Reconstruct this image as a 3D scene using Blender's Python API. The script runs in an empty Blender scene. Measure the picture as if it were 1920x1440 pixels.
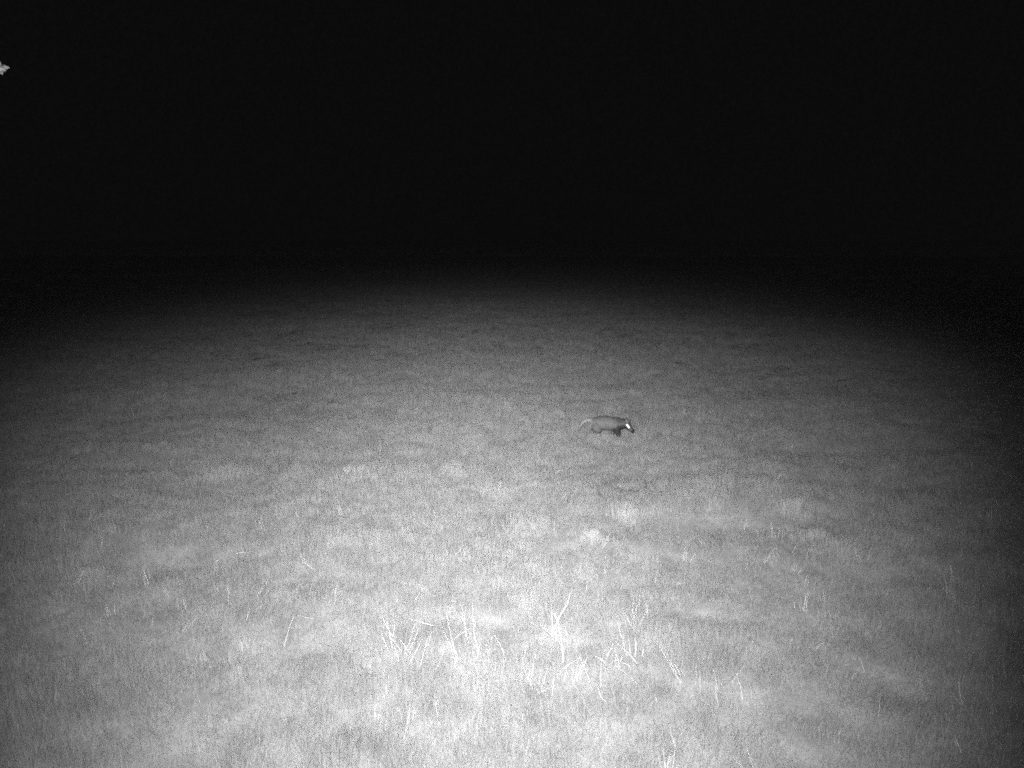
import bpy, bmesh, math, random
import numpy as np
from mathutils import Vector, Matrix, noise
R = math.radians
random.seed(7); rng = np.random.default_rng(7)
scene = bpy.context.scene
COL = scene.collection

# ------------------------------------------------------------ camera
CAM_Z = 3.4; PITCH = 10.6; F = 1500.0
cam_data = bpy.data.cameras.new('trail_camera')
cam_data.sensor_width = 36; cam_data.lens = 36*F/1920
cam_data.clip_start = 0.05; cam_data.clip_end = 2000
cam = bpy.data.objects.new('trail_camera', cam_data); COL.objects.link(cam)
cam.location = (0, 0, CAM_Z); cam.rotation_euler = (R(90-PITCH), 0, 0)
scene.camera = cam

# ------------------------------------------------------------ night sky, added fill lamp, infrared lamp
w = bpy.data.worlds.new('World'); scene.world = w; w.use_nodes = True
bg = w.node_tree.nodes['Background']
bg.inputs[1].default_value = 0.0034
_n, _l = w.node_tree.nodes, w.node_tree.links       # fine noise put into the sky brightness, standing in for sensor grain
_tc = _n.new('ShaderNodeTexCoord'); _a = _n.new('ShaderNodeTexNoise'); _a.inputs['Scale'].default_value = 330; _a.inputs['Detail'].default_value = 3; _a.inputs['Roughness'].default_value = .8
_r = _n.new('ShaderNodeMapRange'); _r.inputs['From Min'].default_value = .3; _r.inputs['From Max'].default_value = .75; _r.inputs['To Min'].default_value = .70; _r.inputs['To Max'].default_value = 1.4
_l.new(_tc.outputs['Generated'], _a.inputs[0]); _l.new(_a.outputs[0], _r.inputs[0]); _l.new(_r.outputs[0], bg.inputs[0])
ground_fill_d = bpy.data.lights.new('ground_fill', 'SUN'); ground_fill_d.energy = 0.044; ground_fill_d.angle = R(12)  # added fill lamp, lifts the unlit far ground to the sky's level
ground_fill = bpy.data.objects.new('ground_fill', ground_fill_d); COL.objects.link(ground_fill)
ground_fill.rotation_euler = (R(28), 0, R(-20))

BEAM_X = -2.0        # the lamp points a little left of the lens axis
BEAM_Y = -10.4        # and a little down
lamp_d = bpy.data.lights.new('infrared_lamp', 'SPOT')
lamp_d.energy = 18300; lamp_d.spot_size = R(150); lamp_d.spot_blend = 1.0
lamp_d.shadow_soft_size = 0.06
lamp = bpy.data.objects.new('infrared_lamp', lamp_d); COL.objects.link(lamp)
lamp.location = (0.0, 0.0, CAM_Z+0.07)
lamp.rotation_euler = (R(90+BEAM_Y), 0, R(-BEAM_X))
# beam pattern of the diode array (degrees): a round lobe, side limits, and an added soft cutoff that dims the beam above
A1, B1, Q1, A2, P2 = 22.6, 24.0, .72, 33.5, 8.0
lamp_d.use_nodes = True
nt = lamp_d.node_tree; N = nt.nodes; L = nt.links
em = N['Emission']; 
geo = N.new('ShaderNodeNewGeometry'); vt = N.new('ShaderNodeVectorTransform')
vt.vector_type = 'VECTOR'; vt.convert_from = 'WORLD'; vt.convert_to = 'OBJECT'
L.new(geo.outputs['Incoming'], vt.inputs[0])
sp = N.new('ShaderNodeSeparateXYZ'); L.new(vt.outputs[0], sp.inputs[0])
def M(op, a, b=None):
    n = N.new('ShaderNodeMath'); n.operation = op
    for i, v in enumerate((a, b)):
        if v is None: continue
        if isinstance(v, (int, float)): n.inputs[i].default_value = v
        else: L.new(v, n.inputs[i])
    return n.outputs[0]
zz = M('ABSOLUTE', sp.outputs[2])
ax = M('ABSOLUTE', M('ARCTAN2', sp.outputs[0], zz)); ay = M('ABSOLUTE', M('ARCTAN2', sp.outputs[1], zz))
rr = M('ADD', M('POWER', M('DIVIDE', ax, R(A1)), 2.0), M('POWER', M('DIVIDE', ay, R(B1)), 2.0))
e = M('ADD', M('POWER', rr, Q1), M('POWER', M('DIVIDE', ax, R(A2)), P2))
sw = N.new('ShaderNodeSeparateXYZ'); L.new(geo.outputs['Incoming'], sw.inputs[0])
elev = M('ARCSINE', M('MULTIPLY', sw.outputs[2], M('MULTIPLY', M('SIGN', sp.outputs[2]), -1.0)))
edge = M('SUBTRACT', R(-4.3), M('MULTIPLY', M('MULTIPLY', ax, ax), 0.0030*180/math.pi))
upper_cut = M('DIVIDE', 0.9, M('ADD', 1.0, M('POWER', 2.71828, M('DIVIDE', M('SUBTRACT', elev, edge), R(1.15)))))  # soft cutoff shaped into the beam; no part of the lamp casts it
L.new(M('MULTIPLY', M('ADD', upper_cut, 0.1), M('POWER', 2.71828, M('MULTIPLY', e, -1.0))), em.inputs['Strength'])

scene.view_settings.view_transform = 'Standard'; scene.view_settings.look = 'None'
scene.view_settings.exposure = 0; scene.view_settings.gamma = 1
c = scene.cycles
c.filter_width = 1.9
c.use_denoising = False                 # keeps the grain a night picture has
c.use_adaptive_sampling = True; c.adaptive_threshold = 0.3; c.adaptive_min_samples = 6
c.max_bounces = 4; c.diffuse_bounces = 3; c.transmission_bounces = 2; c.transparent_max_bounces = 4
c.sample_clamp_indirect = 2

# ------------------------------------------------------------ helpers
def tag(o, label=None, cat=None, group=None, kind=None):
    if label: o['label'] = label
    if cat: o['category'] = cat
    if group: o['group'] = group
    if kind: o['kind'] = kind
    return o
def mesh_obj(name, verts, faces, mat, parent=None, smooth=True, link=True):
    me = bpy.data.meshes.new(name); me.from_pydata([tuple(v) for v in verts], [], faces)
    me.materials.append(mat); me.update()
    if smooth: me.polygons.foreach_set('use_smooth', [True]*len(me.polygons))
    o = bpy.data.objects.new(name, me)
    if link: COL.objects.link(o)
    if parent: o.parent = parent
    return o
_tab = np.random.default_rng(41).random(4096)
def vn(x, y, k):
    """smooth lattice noise, -1..1"""
    x = np.asarray(x, float); y = np.asarray(y, float)
    xi, yi = np.floor(x), np.floor(y); fx, fy = x-xi, y-yi; fx = fx*fx*(3-2*fx); fy = fy*fy*(3-2*fy)
    xi, yi = xi.astype(int), yi.astype(int)
    h = lambda a, b: _tab[((a*73856093) ^ (b*19349663) ^ (k*83492791)) & 4095]
    return 2*((h(xi, yi)*(1-fx)+h(xi+1, yi)*fx)*(1-fy) + (h(xi, yi+1)*(1-fx)+h(xi+1, yi+1)*fx)*fy) - 1
HOLLOWS = []
def hgt(x, y):
    h = .12*vn(x*.09, y*.11, 1) + .075*vn(x*.27+3, y*.34, 2) + .05*vn(.8*x*.62+.6*y*.62, -.6*x*.62+.8*y*.62, 3) + .022*vn(x*1.5, y*1.7, 4)
    h = h - .03*np.maximum(0, np.asarray(y, float)-385)       # the field rolls down out of sight far away
    for hx, hy, sx, sy, dp in HOLLOWS: h = h - dp*np.exp(-((x-hx)/sx)**2-((y-hy)/sy)**2)
    return h
cp, sp_ = math.cos(R(PITCH)), math.sin(R(PITCH))
def ray(px, py):
    dx, dz = (px-960)/F, (720-py)/F
    return Vector((dx, cp + dz*sp_, -sp_ + dz*cp))
def ground_at(px, py):
    d = ray(px, py); t = CAM_Z/-d.z
    for _ in range(12):
        t = (CAM_Z - float(hgt(d.x*t, d.y*t)))/-d.z
    return Vector((d.x*t, d.y*t, CAM_Z + d.z*t))
def at_depth(px, py, Y):
    d = ray(px, py); t = Y/d.y
    return Vector((d.x*t, Y, CAM_Z + d.z*t))

for q, sx, sy, dp in (((1340,985),.8,.35,.10),((1430,975),.7,.3,.08),((1700,908),.9,.4,.12),((1540,895),1.2,.4,.07),((480,775),1.4,.7,.12),((1250,888),.7,.3,.06),((600,870),.8,.3,.07),((790,860),.4,.3,.06),((250,820),1.2,.6,.10),((1600,850),1.6,.6,.08),((1720,1080),.6,.3,.08),((330,1060),.5,.25,.06),((560,1090),.4,.2,.05),((905,1170),.35,.15,.04),((1330,1160),.4,.2,.05),((1690,1290),.3,.2,.06)):
    g = ground_at(*q); HOLLOWS.append((g.x, g.y, sx, sy, dp))
# ------------------------------------------------------------ materials
def mat_new(name):
    m = bpy.data.materials.new(name); m.use_nodes = True
    return m, m.node_tree.nodes, m.node_tree.links
def grass_mat(name, lo, hi, scale=0.9, transl=0.25, rough=0.6, spec=0.25):
    m, n, l = mat_new(name); b = n['Principled BSDF']
    g = n.new('ShaderNodeNewGeometry')
    mp = n.new('ShaderNodeMapping'); mp.inputs['Scale'].default_value = (1, 1, 0.0); mp.inputs['Location'].default_value = (11.3, 6.7, 0)
    l.new(g.outputs['Position'], mp.inputs[0])
    tx = n.new('ShaderNodeTexNoise'); tx.inputs['Scale'].default_value = scale; tx.inputs['Detail'].default_value = 5; tx.inputs['Roughness'].default_value = .62
    l.new(mp.outputs[0], tx.inputs[0])
    oi = n.new('ShaderNodeObjectInfo')
    mx = n.new('ShaderNodeMath'); mx.operation = 'MULTIPLY_ADD'; l.new(oi.outputs['Random'], mx.inputs[0]); mx.inputs[1].default_value = 0.22
    l.new(tx.outputs[0], mx.inputs[2])
    at = n.new('ShaderNodeAttribute'); at.attribute_name = 'tone'
    m2 = n.new('ShaderNodeMath'); m2.operation = 'MULTIPLY_ADD'; l.new(at.outputs['Fac'], m2.inputs[0]); m2.inputs[1].default_value = 0.12; l.new(mx.outputs[0], m2.inputs[2])
    cr = n.new('ShaderNodeMapRange'); cr.inputs['From Min'].default_value = .50; cr.inputs['From Max'].default_value = .82
    cr.inputs['To Min'].default_value = lo; cr.inputs['To Max'].default_value = hi
    l.new(m2.outputs[0], cr.inputs[0])
    cc = n.new('ShaderNodeCombineColor')
    for i in range(3): l.new(cr.outputs[0], cc.inputs[i])
    l.new(cc.outputs[0], b.inputs['Base Color'])
    b.inputs['Roughness'].default_value = rough; b.inputs['Specular IOR Level'].default_value = spec
    tr = n.new('ShaderNodeBsdfTranslucent'); l.new(cc.outputs[0], tr.inputs[0])
    ms = n.new('ShaderNodeMixShader'); ms.inputs[0].default_value = transl
    l.new(b.outputs[0], ms.inputs[1]); l.new(tr.outputs[0], ms.inputs[2])
    l.new(ms.outputs[0], n['Material Output'].inputs['Surface'])
    return m
M_GRASS = grass_mat('grass_blades', .35, .49, scale=2.3, transl=.5)
M_STRAW = grass_mat('dry_straw', .58, .76, transl=.12)
M_STRAY = grass_mat('stray_stalk', .5, .75, transl=.12)
M_PALE = grass_mat('pale_grass', .40, .50, transl=.35)
M_LEAF = grass_mat('tree_leaf', .10, .55, scale=110)
def plain(name, col, rough=.8, spec=.3):
    m, n, l = mat_new(name); b = n['Principled BSDF']
    tx = n.new('ShaderNodeTexNoise'); tx.inputs['Scale'].default_value = 9; tx.inputs['Detail'].default_value = 6
    cr = n.new('ShaderNodeMapRange'); cr.inputs['To Min'].default_value = col*.5; cr.inputs['To Max'].default_value = col*1.5
    l.new(tx.outputs[0], cr.inputs[0])
    cc = n.new('ShaderNodeCombineColor')
    for i in range(3): l.new(cr.outputs[0], cc.inputs[i])
    l.new(cc.outputs[0], b.inputs['Base Color'])
    b.inputs['Roughness'].default_value = rough; b.inputs['Specular IOR Level'].default_value = spec
    return m
M_BARK = plain('bark', .16); M_EYE = plain('wet_eye', .02, .08, .8)
M_SOIL = grass_mat('thatch_and_soil', .24, .44, scale=2.2, transl=0.0, rough=.9, spec=.1)

# ------------------------------------------------------------ ground
def axis(lo, hi, n, k):
    u = np.linspace(-1 if lo < 0 else 0, 1, n)
    v = np.sinh(k*u)/math.sinh(k)
    return v*hi if lo < 0 else lo + v*(hi-lo)
gx = axis(-1, 700, 241, 6.5)
gy = np.concatenate([np.linspace(-60, 1.5, 14), axis(2, 900, 300, 6.0)])
X, Y = np.meshgrid(gx, gy)
Z = hgt(X, Y)
nx, ny = len(gx), len(gy)
V = np.stack([X.ravel(), Y.ravel(), Z.ravel()], 1)
Fc = [(j*nx+i, j*nx+i+1, (j+1)*nx+i+1, (j+1)*nx+i) for j in range(ny-1) for i in range(nx-1)]
tag(mesh_obj('ground', V, Fc, M_SOIL), kind='structure')

# ------------------------------------------------------------ grass
def blade(vs, fs, tn, base, az, length, width, lean, curl, tone, seg=3):
    """one tapered curved blade"""
    d = np.array([math.cos(az), math.sin(az), 0.]); s = np.array([-math.sin(az), math.cos(az), 0.])
    tw = random.uniform(-.9, .9); s = s*math.cos(tw) + d*math.sin(tw)
    p = np.array(base, float); th = lean; i0 = len(vs)
    for k in range(seg+1):
        wk = width*(1 - (k/seg)**1.6)*.5 + 0.00025
        vs.append(p - s*wk); vs.append(p + s*wk); tn += [tone, tone]
        p = p + (d*math.sin(th) + np.array([0, 0, math.cos(th)]))*length/seg
        th += curl/seg
    for k in range(seg):
        a = i0 + 2*k; fs.append((a, a+1, a+3, a+2))
def with_tone(o, tn):
    a = o.data.attributes.new('tone', 'FLOAT', 'POINT'); a.data.foreach_set('value', np.array(tn, dtype=np.float32)); return o
def tuft(name, n, rad, l0, l1, mat, w0=.0025, w1=.005, lean=.55):
    vs, fs, tn = [], [], []
    for _ in range(n):
        r = rad*math.sqrt(random.random()); a = random.uniform(0, 6.283)
        ln = random.uniform(l0, l1)*(1 if random.random() > .12 else 1.35)
        blade(vs, fs, tn, (r*math.cos(a), r*math.sin(a), -.01), random.uniform(0, 6.283), ln, random.uniform(w0, w1),
              random.gauss(0, lean*.6), random.gauss(.5, .5), random.random())
    return with_tone(mesh_obj(name, vs, fs, mat, link=False), tn)
kinds = [tuft('grass_tuft', 70, .15, .05, .11, M_GRASS), tuft('grass_tuft', 60, .13, .07, .14, M_GRASS, lean=.4),
         tuft('grass_tuft', 80, .17, .04, .09, M_GRASS, lean=.9), tuft('grass_tuft', 60, .16, .06, .12, M_GRASS, lean=1.1),
         tuft('grass_tuft', 45, .07, .10, .18, M_GRASS, lean=.35)]
stalks = []
for k in range(4):
    vs, fs, tn = [], [], []
    for _ in range(3+k):
        a = random.uniform(0, 6.283)
        blade(vs, fs, tn, (random.gauss(0, .03), random.gauss(0, .03), 0), a, random.uniform(.10, .23), random.uniform(.0018, .0034), random.gauss(0, .35), random.gauss(.1, .25), .7, 4)
    stalks.append(with_tone(mesh_obj('dry_stalks', vs, fs, M_STRAY, link=False), tn))
def scatter(name, pts, rot, scl, idx, sources, label):
    src = bpy.data.collections.new(name + '_sources')      # never linked to the scene
    for i, s in enumerate(sources): s.name = '%s_%02d' % (s.name.split('.')[0], i); src.objects.link(s)
    me = bpy.data.meshes.new(name); me.vertices.add(len(pts)); me.vertices.foreach_set('co', np.asarray(pts, np.float32).ravel())
    for nm, ty, ar in (('rot', 'FLOAT_VECTOR', rot), ('scl', 'FLOAT_VECTOR', scl)):
        a = me.attributes.new(nm, ty, 'POINT'); a.data.foreach_set('vector', np.asarray(ar, np.float32).ravel())
    a = me.attributes.new('idx', 'INT', 'POINT'); a.data.foreach_set('value', np.asarray(idx, np.int32))
    o = bpy.data.objects.new(name, me); COL.objects.link(o)
    ng = bpy.data.node_groups.new(name, 'GeometryNodeTree')
    ng.interface.new_socket('Geometry', in_out='INPUT', socket_type='NodeSocketGeometry')
    ng.interface.new_socket('Geometry', in_out='OUTPUT', socket_type='NodeSocketGeometry')
    n, l = ng.nodes, ng.links
    gi, go = n.new('NodeGroupInput'), n.new('NodeGroupOutput')
    ci = n.new('GeometryNodeCollectionInfo'); ci.inputs['Collection'].default_value = src; ci.inputs['Separate Children'].default_value = True; ci.inputs['Reset Children'].default_value = True
    ip = n.new('GeometryNodeInstanceOnPoints'); ip.inputs['Pick Instance'].default_value = True
    def na(nm, ty):
        q = n.new('GeometryNodeInputNamedAttribute'); q.data_type = ty; q.inputs[0].default_value = nm
        return q.outputs['Attribute']
    mp = n.new('GeometryNodeMeshToPoints')
    l.new(gi.outputs[0], mp.inputs[0]); l.new(mp.outputs[0], ip.inputs['Points']); l.new(ci.outputs[0], ip.inputs['Instance'])
    er = n.new('FunctionNodeEulerToRotation'); l.new(na('rot', 'FLOAT_VECTOR'), er.inputs[0]); l.new(er.outputs[0], ip.inputs['Rotation'])
    l.new(na('scl', 'FLOAT_VECTOR'), ip.inputs['Scale']); l.new(na('idx', 'INT'), ip.inputs['Instance Index'])
    l.new(ip.outputs[0], go.inputs[0])
    md = o.modifiers.new('scatter', 'NODES'); md.node_group = ng
    return tag(o, label, 'grass', kind='stuff')
def vnoise(x, y, s, seed):
    return np.array([noise.fractal(Vector((a*s+seed, b*s, seed)), 1.0, 2.0, 3) for a, b in zip(x, y)])
def field(bands):
    xs, ys, sc = [], [], []
    for y0, y1, den, s in bands:
        x0 = 0.68*y1 + 4.0; n = int(den*(y1-y0)*2*x0)
        x = rng.uniform(-x0, x0, n); y = rng.uniform(y0, y1, n)
        k = np.abs(x) < 0.68*y + 4.0
        xs.append(x[k]); ys.append(y[k]); sc.append(np.full(k.sum(), s))
    return np.concatenate(xs), np.concatenate(ys), np.concatenate(sc)
x, y, s = field([(2.5, 8, 150, .9), (8, 14, 150, .9), (14, 22, 105, 1.1), (22, 35, 50, 1.35), (35, 60, 24, 1.9), (60, 120, 8, 2.6), (120, 420, 1.0, 5.0)])
bp = ground_at(1146, 821)                          # longer grass where the badger wades
nb = 90; x = np.concatenate([x, rng.normal(bp.x, .36, nb)]); y = np.concatenate([y, rng.uniform(bp.y-.5, bp.y-.08, nb)]); s = np.concatenate([s, np.full(nb, 1.0)])
clump = vnoise(x, y, .55, 3.3) + .5*vnoise(x, y, 2.2, 9.1)
n = len(x)
dip = np.ones(len(x))
for hx, hy, sx, sy, dp in HOLLOWS: dip -= .38*np.exp(-((x-hx)/sx)**2-((y-hy)/sy)**2)
hs = np.clip(.85 + .45*clump, .55, 1.35)*np.clip(dip, .35, 1)*rng.uniform(.75, 1.25, n)
keep = rng.random(n) < np.clip(1.0 + .5*clump, .65, 1)
idx = rng.integers(0, 4, n); idx[rng.random(n) < np.clip(.06 + .3*clump, .01, .4)] = 4
idx[-nb:] = 4; hs[-nb:] = rng.uniform(.45, .8, nb)
P = np.stack([x, y, hgt(x, y)], 1)
rot = np.stack([rng.normal(0, .12, n), rng.normal(0, .12, n), rng.uniform(0, 6.283, n)], 1)
scl = np.stack([s, s, hs*np.sqrt(s)], 1)
scatter('meadow_grass', P[keep], rot[keep], scl[keep], idx[keep], kinds, 'short uneven meadow grass covering the whole ground')
x, y, s = field([(2.5, 9, 12, .95), (9, 16, 2.2, .9)])
cl = vnoise(x, y, .8, 21.0); k = rng.random(len(x)) < np.clip(.35+1.3*cl, 0.04, 1)
x, y, s = x[k], y[k], s[k]; n = len(x)
scatter('stray_stalks', np.stack([x, y, hgt(x, y)], 1), np.stack([rng.normal(0, .3, n), rng.normal(0, .3, n), rng.uniform(0, 6.28, n)], 1),
        np.stack([s]*3, 1)*rng.uniform(.5, 1.1, (n, 1)), rng.integers(0, 4, n), stalks, 'pale dry stalks scattered thinly through the meadow grass')

# ------------------------------------------------------------ the tall stalks that stand out in front
def stem(vs, fs, tn, p0, p1, w, bend=0.0, seg=6):
    """a round dry stem from p0 to p1, slightly bowed, tapering"""
    p0, p1 = np.array(p0), np.array(p1); ax = p1-p0; Ln = np.linalg.norm(ax); ax /= Ln
    u = np.cross(ax, [0, 1, .2]); u /= np.linalg.norm(u); v = np.cross(ax, u); i0 = len(vs); K = 5
    for k in range(seg+1):
        t = k/seg; cpt = p0 + ax*Ln*t + u*bend*Ln*math.sin(math.pi*t); r = w*.5*(1-.6*t)
        for j in range(K):
            a = 6.283*j/K; vs.append(cpt + r*(u*math.cos(a) + v*.45*math.sin(a))); tn.append(.6)
    for k in range(seg):
        for j in range(K):
            a = i0+k*K+j; b = i0+k*K+(j+1) % K; fs.append((a, b, b+K, a+K))
    fs.append(tuple(i0+seg*K+j for j in range(K)))
def zp(q): return 680+q[0]*.3854, 1100+q[1]*.3854     # reading off an enlarged crop
def stalk_clump(label, lines, w=.006, group='tall pale stalks standing in the near grass', raw=False, name='grass_stalks', shared=False):
    first = None; parts = []; low = max(max(a[1], b[1]) for a, b, *_ in lines)
    for a, b, *k in lines:
        if a[1] < b[1]: a, b = b, a               # a is the lower end
        pa, pb = (a, b) if raw else (zp(a), zp(b))
        flat = abs(pa[1]-pb[1]) < .45*abs(pa[0]-pb[0])
        g = ground_at(pa[0], (zp((0, low))[1] if shared else pa[1]) + 14 + random.uniform(0, 6))
        lo = at_depth(pa[0], pa[1], g.y-.005)
        up = at_depth(pb[0], pb[1], g.y + (random.uniform(.0, .05) if flat else random.uniform(-.07, .07)))
        d = lo-up
        if not flat: lo = lo + d*min(.8 if not shared else .12, max(0, (lo.z-g.z+.01))/max(.02, abs(d.z)))
        if first is None: first = Vector((g.x, g.y, g.z))
        vs, fs, tn = [], [], []
        stem(vs, fs, tn, lo-first, up-first, w*1.0*random.uniform(.7, 1.15)*(k[0] if k else 1), random.gauss(0, .03))
        parts.append((vs, fs, tn))
        if not flat and random.random() < .6:     # a dry leaf folding off the stem
            m = lo.lerp(up, random.uniform(.3, .6)) - first; vs, fs, tn = [], [], []
            blade(vs, fs, tn, m, random.uniform(0, 6.28), random.uniform(.04, .08), .004, random.uniform(.3, 1.1), .6, .6)
            parts.append((vs, fs, tn))
    if len(parts) == 1:
        vs, fs, tn = parts[0]; o = with_tone(mesh_obj(name, vs, fs, M_STRAW), tn)
    else:
        o = bpy.data.objects.new(name, None); COL.objects.link(o)
        for vs, fs, tn in parts: with_tone(mesh_obj('stalk' if len(vs) > 12 else 'dry_leaf', vs, fs, M_STRAW, o), tn)
    o.location = first
    return tag(o, label, 'grass stalks' if name == 'grass_stalks' else 'straw', group)
S = stalk_clump
S('thick pale stalks crossing in an X shape, brightest of the near stalks', [((928,225),(992,90),1.25),((992,90),(1008,35),.5),((918,120),(925,222),.7),((930,130),(952,182),.9),((952,182),(963,240),1.25),((963,240),(975,355),1.25),((905,225),(970,295),.6),((860,185),(908,225),.45),((940,232),(950,190))], w=.0125, shared=True)
S('bushy fan of pale stalks, leftmost of the tall stalk clumps', [((95,145),(125,200)),((120,170),(140,270)),((110,220),(150,265)),((150,260),(220,320)),((175,250),(215,305)),((150,280),(165,335)),((155,180),(150,215)),((90,220),(120,290))], w=.006)
S('thin leaning stalks under the slanting loose straw', [((270,205),(245,260)),((250,180),(212,280)),((320,240),(290,350)),((290,250),(250,330)),((335,215),(325,260))], w=.0045)
S('pair of forked stalks just right of the slanting loose straw', [((410,140),(450,320)),((385,200),(430,290)),((400,285),(370,365)),((430,240),(455,320)),((440,320),(447,370))], w=.005)
S('two tall nearly upright thin stalks left of the crossing stalks', [((485,100),(505,215)),((535,85),(555,280)),((480,235),(530,200)),((555,260),(560,300))], w=.0048)
S('short bent stalks between the tall upright pair and the crossing stalks', [((655,260),(685,330)),((640,235),(665,280)),((600,280),(610,320)),((805,265),(795,305)),((575,270),(565,310))], w=.0045)
S('sparse low stalks in front of and below the crossing stalks', [((840,325),(820,430)),((780,395),(810,470)),((760,375),(770,400)),((900,395),(890,440)),((920,490),(860,515)),((800,365),(806,410)),((930,440),(925,490))], w=.0045)
S('stalks bent like an upside down V', [((1055,340),(1087,425)),((1050,345),(1030,430)),((1015,375),(1060,345))], w=.005)
S('stalks forking like a letter Y with one long curved stem below', [((1130,335),(1170,365)),((1163,350),(1160,470)),((1165,350),(1190,400)),((1140,475),(1160,535)),((1160,535),(1185,560))], w=.005, shared=True)
S('tangled crossing stalks right of the forked Y stalks', [((1225,265),(1290,330)),((1225,265),(1195,330)),((1210,340),(1260,365)),((1225,300),(1240,350)),((1230,385),(1290,435)),((1265,240),(1280,300)),((1295,250),(1300,300)),((1325,250),(1325,300)),((1340,310),(1360,330))], w=.005)
S('small stalk leaning left by itself above the tangled stalks', [((1265,120),(1305,185)),((1243,165),(1252,210))], w=.005)
S('row of long parallel stalks all leaning to the left', [((1445,295),(1500,390)),((1480,325),(1520,410)),((1530,380),(1550,410)),((1510,370),(1530,405)),((1620,390),(1620,450)),((1640,400),(1640,470)),((1600,410),(1612,450))], w=.0052)
S('scraggly stalks with a sideways blade, rightmost of the tall stalk clumps', [((1750,455),(1815,435)),((1815,420),(1835,500)),((1855,385),(1815,440)),((1705,400),(1720,480)),((1745,470),(1760,530)),((1715,480),(1725,540)),((1880,470),(1885,520))], w=.005)
S('few upright stalks in the brightest grass, lowest on the left', [((365,500),(372,590)),((232,575),(212,680)),((350,520),(360,590)),((115,640),(115,675)),((330,540),(345,550))], w=.0045)
S('single loose straw slanting across the grass left of the stalks', [((220,155),(345,190))], w=.0075, name='loose_straw', group='loose straws lying on the grass')
S('loose straw lying level in the dim grass far left', [((443,1038),(470,1036))], w=.007, raw=True, name='loose_straw', group='loose straws lying on the grass')
S('bent straw lying left of the leftmost stalk clump', [((552,1152),(590,1160)),((552,1152),(540,1190)),((618,1160),(628,1170))], w=.005, raw=True, name='loose_straw', group='loose straws lying on the grass')
S('short kinked straw on the grass at the lower right', [((1610,1232),(1616,1248)),((1616,1248),(1605,1262))], w=.007, raw=True, name='loose_straw', group='loose straws lying on the grass')

# ------------------------------------------------------------ pale tussocks
def tussock(label, px, py, rad, n, l0=.09, l1=.17, lean=.35):
    g = ground_at(px, py+12); vs, fs, tn = [], [], []; lumps = [(random.gauss(0, rad*.55), random.gauss(0, rad*.5), random.uniform(.18, .5)*rad) for _ in range(7)]
    for _ in range(int(n*.62)):
        lx, ly, lr = random.choice(lumps); bx, by = lx+random.gauss(0, lr*.6), ly+random.gauss(0, lr*.6); r_ = math.hypot(bx, by); a = math.atan2(by, bx)
        blade(vs, fs, tn, (bx, by, float(hgt(g.x+bx, g.y+by))-g.z-.01), a+random.gauss(0, .8), random.uniform(l0, l1), random.uniform(.003, .006), random.gauss(lean*.6*r_/rad, lean*.5), random.gauss(.6, .4), random.random())
    o = with_tone(mesh_obj('grass_tussock', vs, fs, M_PALE), tn); o.location = g
    return tag(o, label, 'grass tussock', 'pale grass tussocks in the meadow')
tussock('pale round grass tussock, the left one of the two brightest in the middle distance', 686, 880, .34, 1500)
tussock('pale round grass tussock, the right one of the two brightest in the middle distance', 830, 878, .36, 1600)
tussock('wide pale tussock lying left below the badger', 995, 965, .36, 1700)
tussock('broad low pale tussock straight below the badger', 1112, 1008, .34, 1700, .07, .14, .6)
tussock('pale bushy tussock in the dim grass at the left, farther than the flattened one', 400, 892, .38, 1400)
tussock('flattened pale tussock at the far left edge of the light', 158, 1076, .34, 1300, .08, .16, 1.3)
tussock('pale flattened tussock in the lower left, nearest of all tussocks', 432, 1232, .30, 1900, .06, .12, 1.2)
tussock('upright pale tussock right of the badger in the dim grass', 1495, 950, .26, 900, .09, .16)
tussock('small pale tussock between two dark hollows at the right', 1560, 1020, .34, 1300, .08, .15)
tussock('narrow upright tussock a little right below the badger', 1172, 955, .20, 700, .10, .18)

# ------------------------------------------------------------ badger
def tcap(bm, a, b, ra, rb, sy=1.0, n=7):
    a, b = Vector(a), Vector(b)
    for i in range(n+1):
        t = i/n; m = Matrix.Translation(a.lerp(b, t)) @ Matrix.Diagonal((1, sy, 1, 1))
        bmesh.ops.create_icosphere(bm, subdivisions=3, radius=ra+(rb-ra)*t, matrix=m)
SK = Vector((.268, -.032, .286)); SN = Vector((.378, -.088, .160))      # skull, nose tip
bm = bmesh.new()
tcap(bm, (-.26,0,.262), (-.10,0,.272), .112, .132, .95)
tcap(bm, (-.10,0,.272), (.08,-.005,.262), .132, .118, .95)
tcap(bm, (.08,-.005,.262), (.20,-.018,.272), .118, .088, .95)
tcap(bm, (.20,-.018,.272), SK, .092, .075)
tcap(bm, SK, SK.lerp(SN, .55), .073, .055)
tcap(bm, SK.lerp(SN, .55), SN, .055, .033)
for sd in (-1, 1):
    e0 = SK + Vector((-.002, sd*.050, .056)); tcap(bm, e0, e0+Vector((-.004, sd*.010, .022)), .021, .016, .7, 2)
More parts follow.
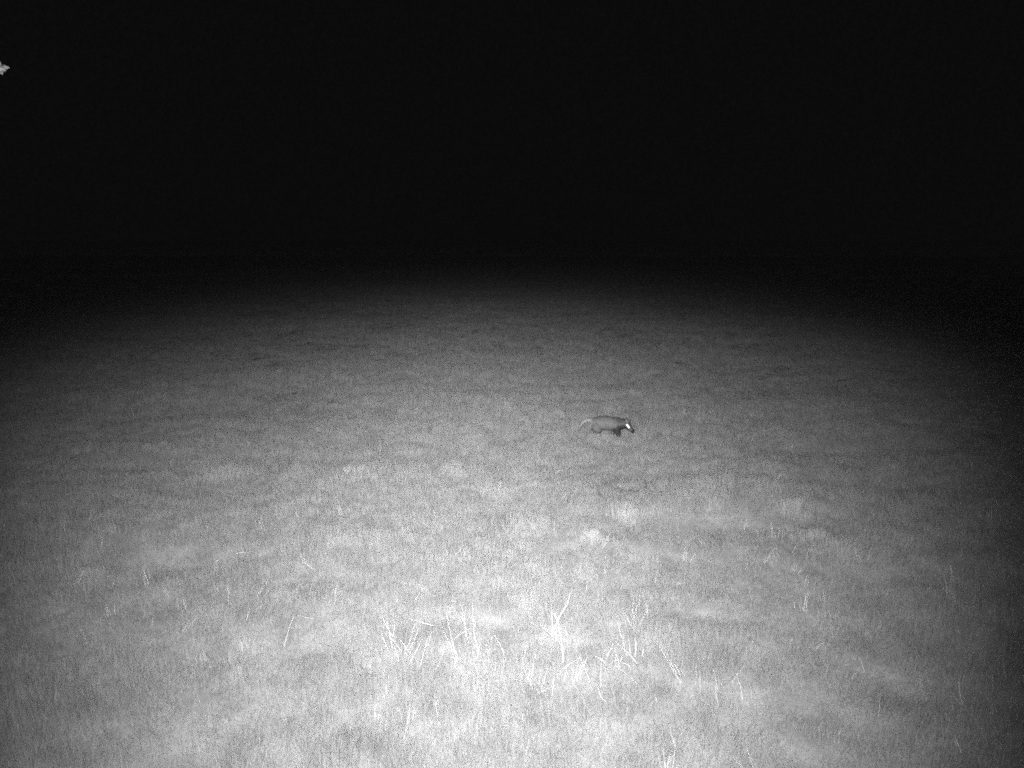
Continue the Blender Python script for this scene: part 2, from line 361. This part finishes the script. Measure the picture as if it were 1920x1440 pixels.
# legs: near side is -y
tcap(bm, (.10,-.065,.20), (.125,-.075,.10), .065, .040); tcap(bm, (.125,-.075,.10), (.135,-.075,.03), .040, .031); tcap(bm, (.135,-.075,.025), (.18,-.078,.018), .031, .022, 1.2)
tcap(bm, (.08,.065,.20), (.045,.072,.11), .060, .038); tcap(bm, (.045,.072,.11), (.005,.072,.035), .038, .030); tcap(bm, (.005,.072,.03), (.05,.074,.018), .030, .022, 1.2)
tcap(bm, (-.25,-.06,.22), (-.22,-.078,.14), .085, .055); tcap(bm, (-.22,-.078,.14), (-.285,-.078,.085), .048, .032); tcap(bm, (-.285,-.078,.085), (-.265,-.078,.028), .032, .028); tcap(bm, (-.27,-.078,.022), (-.215,-.08,.018), .029, .022, 1.2)
tcap(bm, (-.25,.06,.22), (-.25,.078,.14), .085, .052); tcap(bm, (-.25,.078,.14), (-.34,.078,.095), .046, .030); tcap(bm, (-.34,.078,.095), (-.345,.078,.03), .030, .027); tcap(bm, (-.345,.078,.022), (-.295,.08,.018), .028, .022, 1.2)
tcap(bm, (-.33,0,.30), (-.43,.01,.315), .045, .030); tcap(bm, (-.43,.01,.315), (-.50,.01,.27), .030, .026); tcap(bm, (-.50,.01,.27), (-.545,.01,.19), .026, .014)
me = bpy.data.meshes.new('raw'); bm.to_mesh(me); bm.free()
tmp = bpy.data.objects.new('raw', me); COL.objects.link(tmp)
rm = tmp.modifiers.new('r', 'REMESH'); rm.mode = 'VOXEL'; rm.voxel_size = .0075
sm = tmp.modifiers.new('s', 'SMOOTH'); sm.iterations = 5; sm.factor = .5
dg = bpy.context.evaluated_depsgraph_get()
body_me = bpy.data.meshes.new_from_object(tmp.evaluated_get(dg)); body_me.name = 'badger'
bpy.data.objects.remove(tmp); bpy.data.meshes.remove(me)
HA = (SN-SK).normalized(); HY = Vector((0, 1, 0)); HY = (HY-HA*HY.dot(HA)).normalized(); HU = HY.cross(HA)
if HU.z < 0: HU = -HU
def fur_tone(p):
    p = Vector(p) + Vector((noise.noise(p*30), 0, noise.noise(p*30+Vector((9, 0, 0)))))*(.018 if p.x < .2 else .004)
    d = p-SK; t = d.dot(HA); s_ = abs(d.dot(HY)); u = d.dot(HU)
    if t > -.06 and d.length < .24 and p.x > .235:
        if t > .156: return .02                          # nose
        if u < -.034 + .10*max(0, t): return .025        # black throat
        if t < .012 and u > .016: return .13 + .05*math.sin(p.x*200)   # grey crown
        if p.z > .352: return .05
        if s_ < .014 and u > 0: return .55               # pale middle stripe
        if u > .018 - .08*max(0, t): return .05          # black stripe through eye and ear
        if t > .100: return .12                          # grey muzzle
        if -.012 - .06*t < u < .018 and t > .022: return .92      # white cheek
        return .05
    if p.x > .03 and p.z < .225 + .3*max(0, p.x-.14): return .03  # chest and front legs
    if p.x > .09 and p.z < .275 - .3*max(0, .17-p.x): return .04
    if p.z < .145 and p.x < -.12 and abs(p.y) > .02: return .06
    if p.z < .16: return .10
    if p.x < -.33: return .20                            # tail
    return .115 - .05*min(1, max(0, (p.x-.02)/.14))*min(1, max(0, (p.z-.22)/.08))
co = [v.co.copy() for v in body_me.vertices]
a = body_me.attributes.new('tone', 'FLOAT', 'POINT'); a.data.foreach_set('value', [fur_tone(p)*(1+.3*noise.noise(p*40)) for p in co])
body_me.polygons.foreach_set('use_smooth', [True]*len(body_me.polygons))
def fur_mat(name):
    m, n, l = mat_new(name); b = n['Principled BSDF']; at = n.new('ShaderNodeAttribute'); at.attribute_name = 'tone'
    cc = n.new('ShaderNodeCombineColor')
    for i in range(3): l.new(at.outputs['Fac'], cc.inputs[i])
    l.new(cc.outputs[0], b.inputs['Base Color']); b.inputs['Roughness'].default_value = .65; b.inputs['Specular IOR Level'].default_value = .25
    return m
M_FUR = fur_mat('badger_fur')
body_me.materials.clear(); body_me.materials.append(M_FUR)
badger = bpy.data.objects.new('badger', body_me); COL.objects.link(badger)
tag(badger, 'grey badger walking right through the grass with lowered white striped head', 'badger')
# coat of short hairs
tris = [p for p in body_me.polygons]; areas = np.array([p.area for p in tris]); pick = rng.choice(len(tris), 26000, p=areas/areas.sum())
vs, fs, tn = [], [], []
for k in pick:
    p = tris[k]; c0 = Vector(p.center); nrm = Vector(p.normal)
    c0 = c0 + Vector(rng.normal(0, .003, 3))
    c0 = c0 - nrm*.002
    head = c0.x > .23; leg = c0.z < .12; tail = c0.x < -.33
    if (c0-SN).length < .02: continue
    flow = Vector((-1, 0, -.35)) if not head else -HA
    if leg: flow = Vector((-.2, 0, -1))
    if tail: flow = Vector((-1, 0, -.6))
    flow = flow + Vector(rng.normal(0, .25, 3)); flow = (flow - nrm*flow.dot(nrm)).normalized()
    ln = (.009 if head else .012 if leg else .032 if tail else .030)*rng.uniform(.6, 1.2)
    tip = c0 + flow*ln + nrm*ln*(.28 if not tail else .4)
    sd = flow.cross(nrm).normalized()*.0015
    i0 = len(vs); vs += [c0-sd, c0+sd, tip]; fs.append((i0, i0+1, i0+2))
    q = fur_tone(c0)*rng.uniform(.5, 1.6); tn += [q, q, min(.9, q*1.25)]
fur = with_tone(mesh_obj('fur', vs, fs, M_FUR, badger), tn)
for sd in (-1, 1):
    bm = bmesh.new(); c_ = SK + HA*.060 + HY*sd*.042 + HU*.034
    bmesh.ops.create_uvsphere(bm, u_segments=12, v_segments=8, radius=.0075, matrix=Matrix.Translation(c_))
    me = bpy.data.meshes.new('eye'); bm.to_mesh(me); bm.free(); me.materials.append(M_EYE)
    o = bpy.data.objects.new('eye', me); COL.objects.link(o); o.parent = badger
g = ground_at(1146, 821)
badger.location = g; badger.rotation_euler = (0, 0, R(-10)); badger.scale = (.94, 1, .93)

# ------------------------------------------------------------ tree beside the frame whose leaf tip shows
def tube(pts, rad, K=9):
    vs, fs = [], []
    for i, p in enumerate(pts):
        p = Vector(p); d = (Vector(pts[min(i+1, len(pts)-1)])-Vector(pts[max(i-1, 0)])).normalized()
        u = d.cross(Vector((.3, .9, .1))).normalized(); v = d.cross(u)
        for j in range(K):
            a = 6.283*j/K; rr = rad[i]*(1+.12*math.sin(3*a+i))
            vs.append(p+(u*math.cos(a)+v*math.sin(a))*rr)
    for i in range(len(pts)-1):
        for j in range(K):
            a = i*K+j; b = i*K+(j+1) % K; fs.append((a, b, b+K, a+K))
    fs.append(tuple((len(pts)-1)*K+j for j in range(K)))
    return vs, fs
tip = at_depth(13, 122, 1.5)
base = Vector((-3.5, 1.3, 0)); base.z = float(hgt(base.x, base.y))
tree = bpy.data.objects.new('tree', None); COL.objects.link(tree); tree.location = base
tag(tree, 'tree outside the upper left edge whose pale leaf tip pokes into the dark', 'tree')
tp = tip-base
v_, f_ = tube([(0,0,-.1),(.02,.02,.6),(.06,.0,1.8),(.0,.05,3.2),(.05,.1,4.6),(.1,.1,6.0),(.1,.15,7.2)], [.24,.19,.16,.14,.11,.07,.02], 14)
trunk = mesh_obj('trunk', v_, f_, M_BARK, tree)
def leaf(vs, fs, tn, p, d, up, ln, wd):
    d = d.normalized(); s = d.cross(up).normalized(); n_ = s.cross(d)
    i0 = len(vs); prof = [(0, .08), (.2, .7), (.5, 1), (.75, .85), (.92, .45), (1, .03)]
    for t, q in prof:
        m = p + d*ln*t - n_*ln*.18*t*t
        vs += [m - s*wd*.5*q + n_*wd*.12*q, m, m + s*wd*.5*q + n_*wd*.12*q]; tn += [.5]*3
    for k in range(len(prof)-1):
        a = i0+3*k; fs += [(a, a+1, a+4, a+3), (a+1, a+2, a+5, a+4)]
lv, lf, lt = [], [], []
def limb(a, b, r0, nleaf=60, spread=.35):
    a, b = Vector(a), Vector(b); mid = a.lerp(b, .5)+Vector((0, 0, .18))
    pts = [a.lerp(mid, t*2) if t < .5 else mid.lerp(b, t*2-1) for t in (0, .17, .33, .5, .67, .83, 1)]
    v, f = tube(pts, [r0*(1-.8*i/6)+.004 for i in range(7)], 8)
    mesh_obj('branch', v, f, M_BARK, tree)
    for _ in range(nleaf):
        t = random.uniform(.35, 1); q = a.lerp(b, t) + Vector((random.gauss(0, spread), random.gauss(0, spread), random.gauss(.1, spread*.8)))
        lim = at_depth(0, 200, q.y+base.y).x - base.x - .12
        if q.x > lim-.05: continue
        leaf(lv, lf, lt, q, Vector((random.gauss(0, 1), random.gauss(0, 1), random.gauss(-.4, .6))), Vector((.1, .1, 1)), random.uniform(.06, .1), random.uniform(.03, .05))
sub = tp - Vector((.10, -.01, -.02))
limb((.02, .05, 3.5), sub, .055, 160, .22)
for k in range(11):
    a = 6.283*k/11 + .4; h = 3.2+.34*k; ln = random.uniform(1.3, 2.0)*(1-.05*k)
    if math.cos(a) > .2: ln *= .75
    limb((.05, .07, h), (ln*math.cos(a), ln*math.sin(a), h+random.uniform(.4, .9)), .05, 260, .38)
with_tone(mesh_obj('crown', lv, lf, M_LEAF, tree), lt)
for px_, py_, dd, ln, wd in ((11, 121, (1, -.2, .35), .045, .017), (9, 127, (1, .3, .15), .04, .014), (2, 137, (.45, -.2, -1), .036, .013), (5, 117, (1, .4, .8), .036, .008)):
    dd = Vector(dd).normalized(); q = at_depth(px_, py_, 1.5 + random.uniform(-.012, .012)) - base - dd*ln
    a_, b_, c_ = [], [], []; leaf(a_, b_, c_, q, dd, Vector((0, -.8, .6)), ln, wd)
    with_tone(mesh_obj('leaf', a_, b_, M_LEAF, tree), c_)
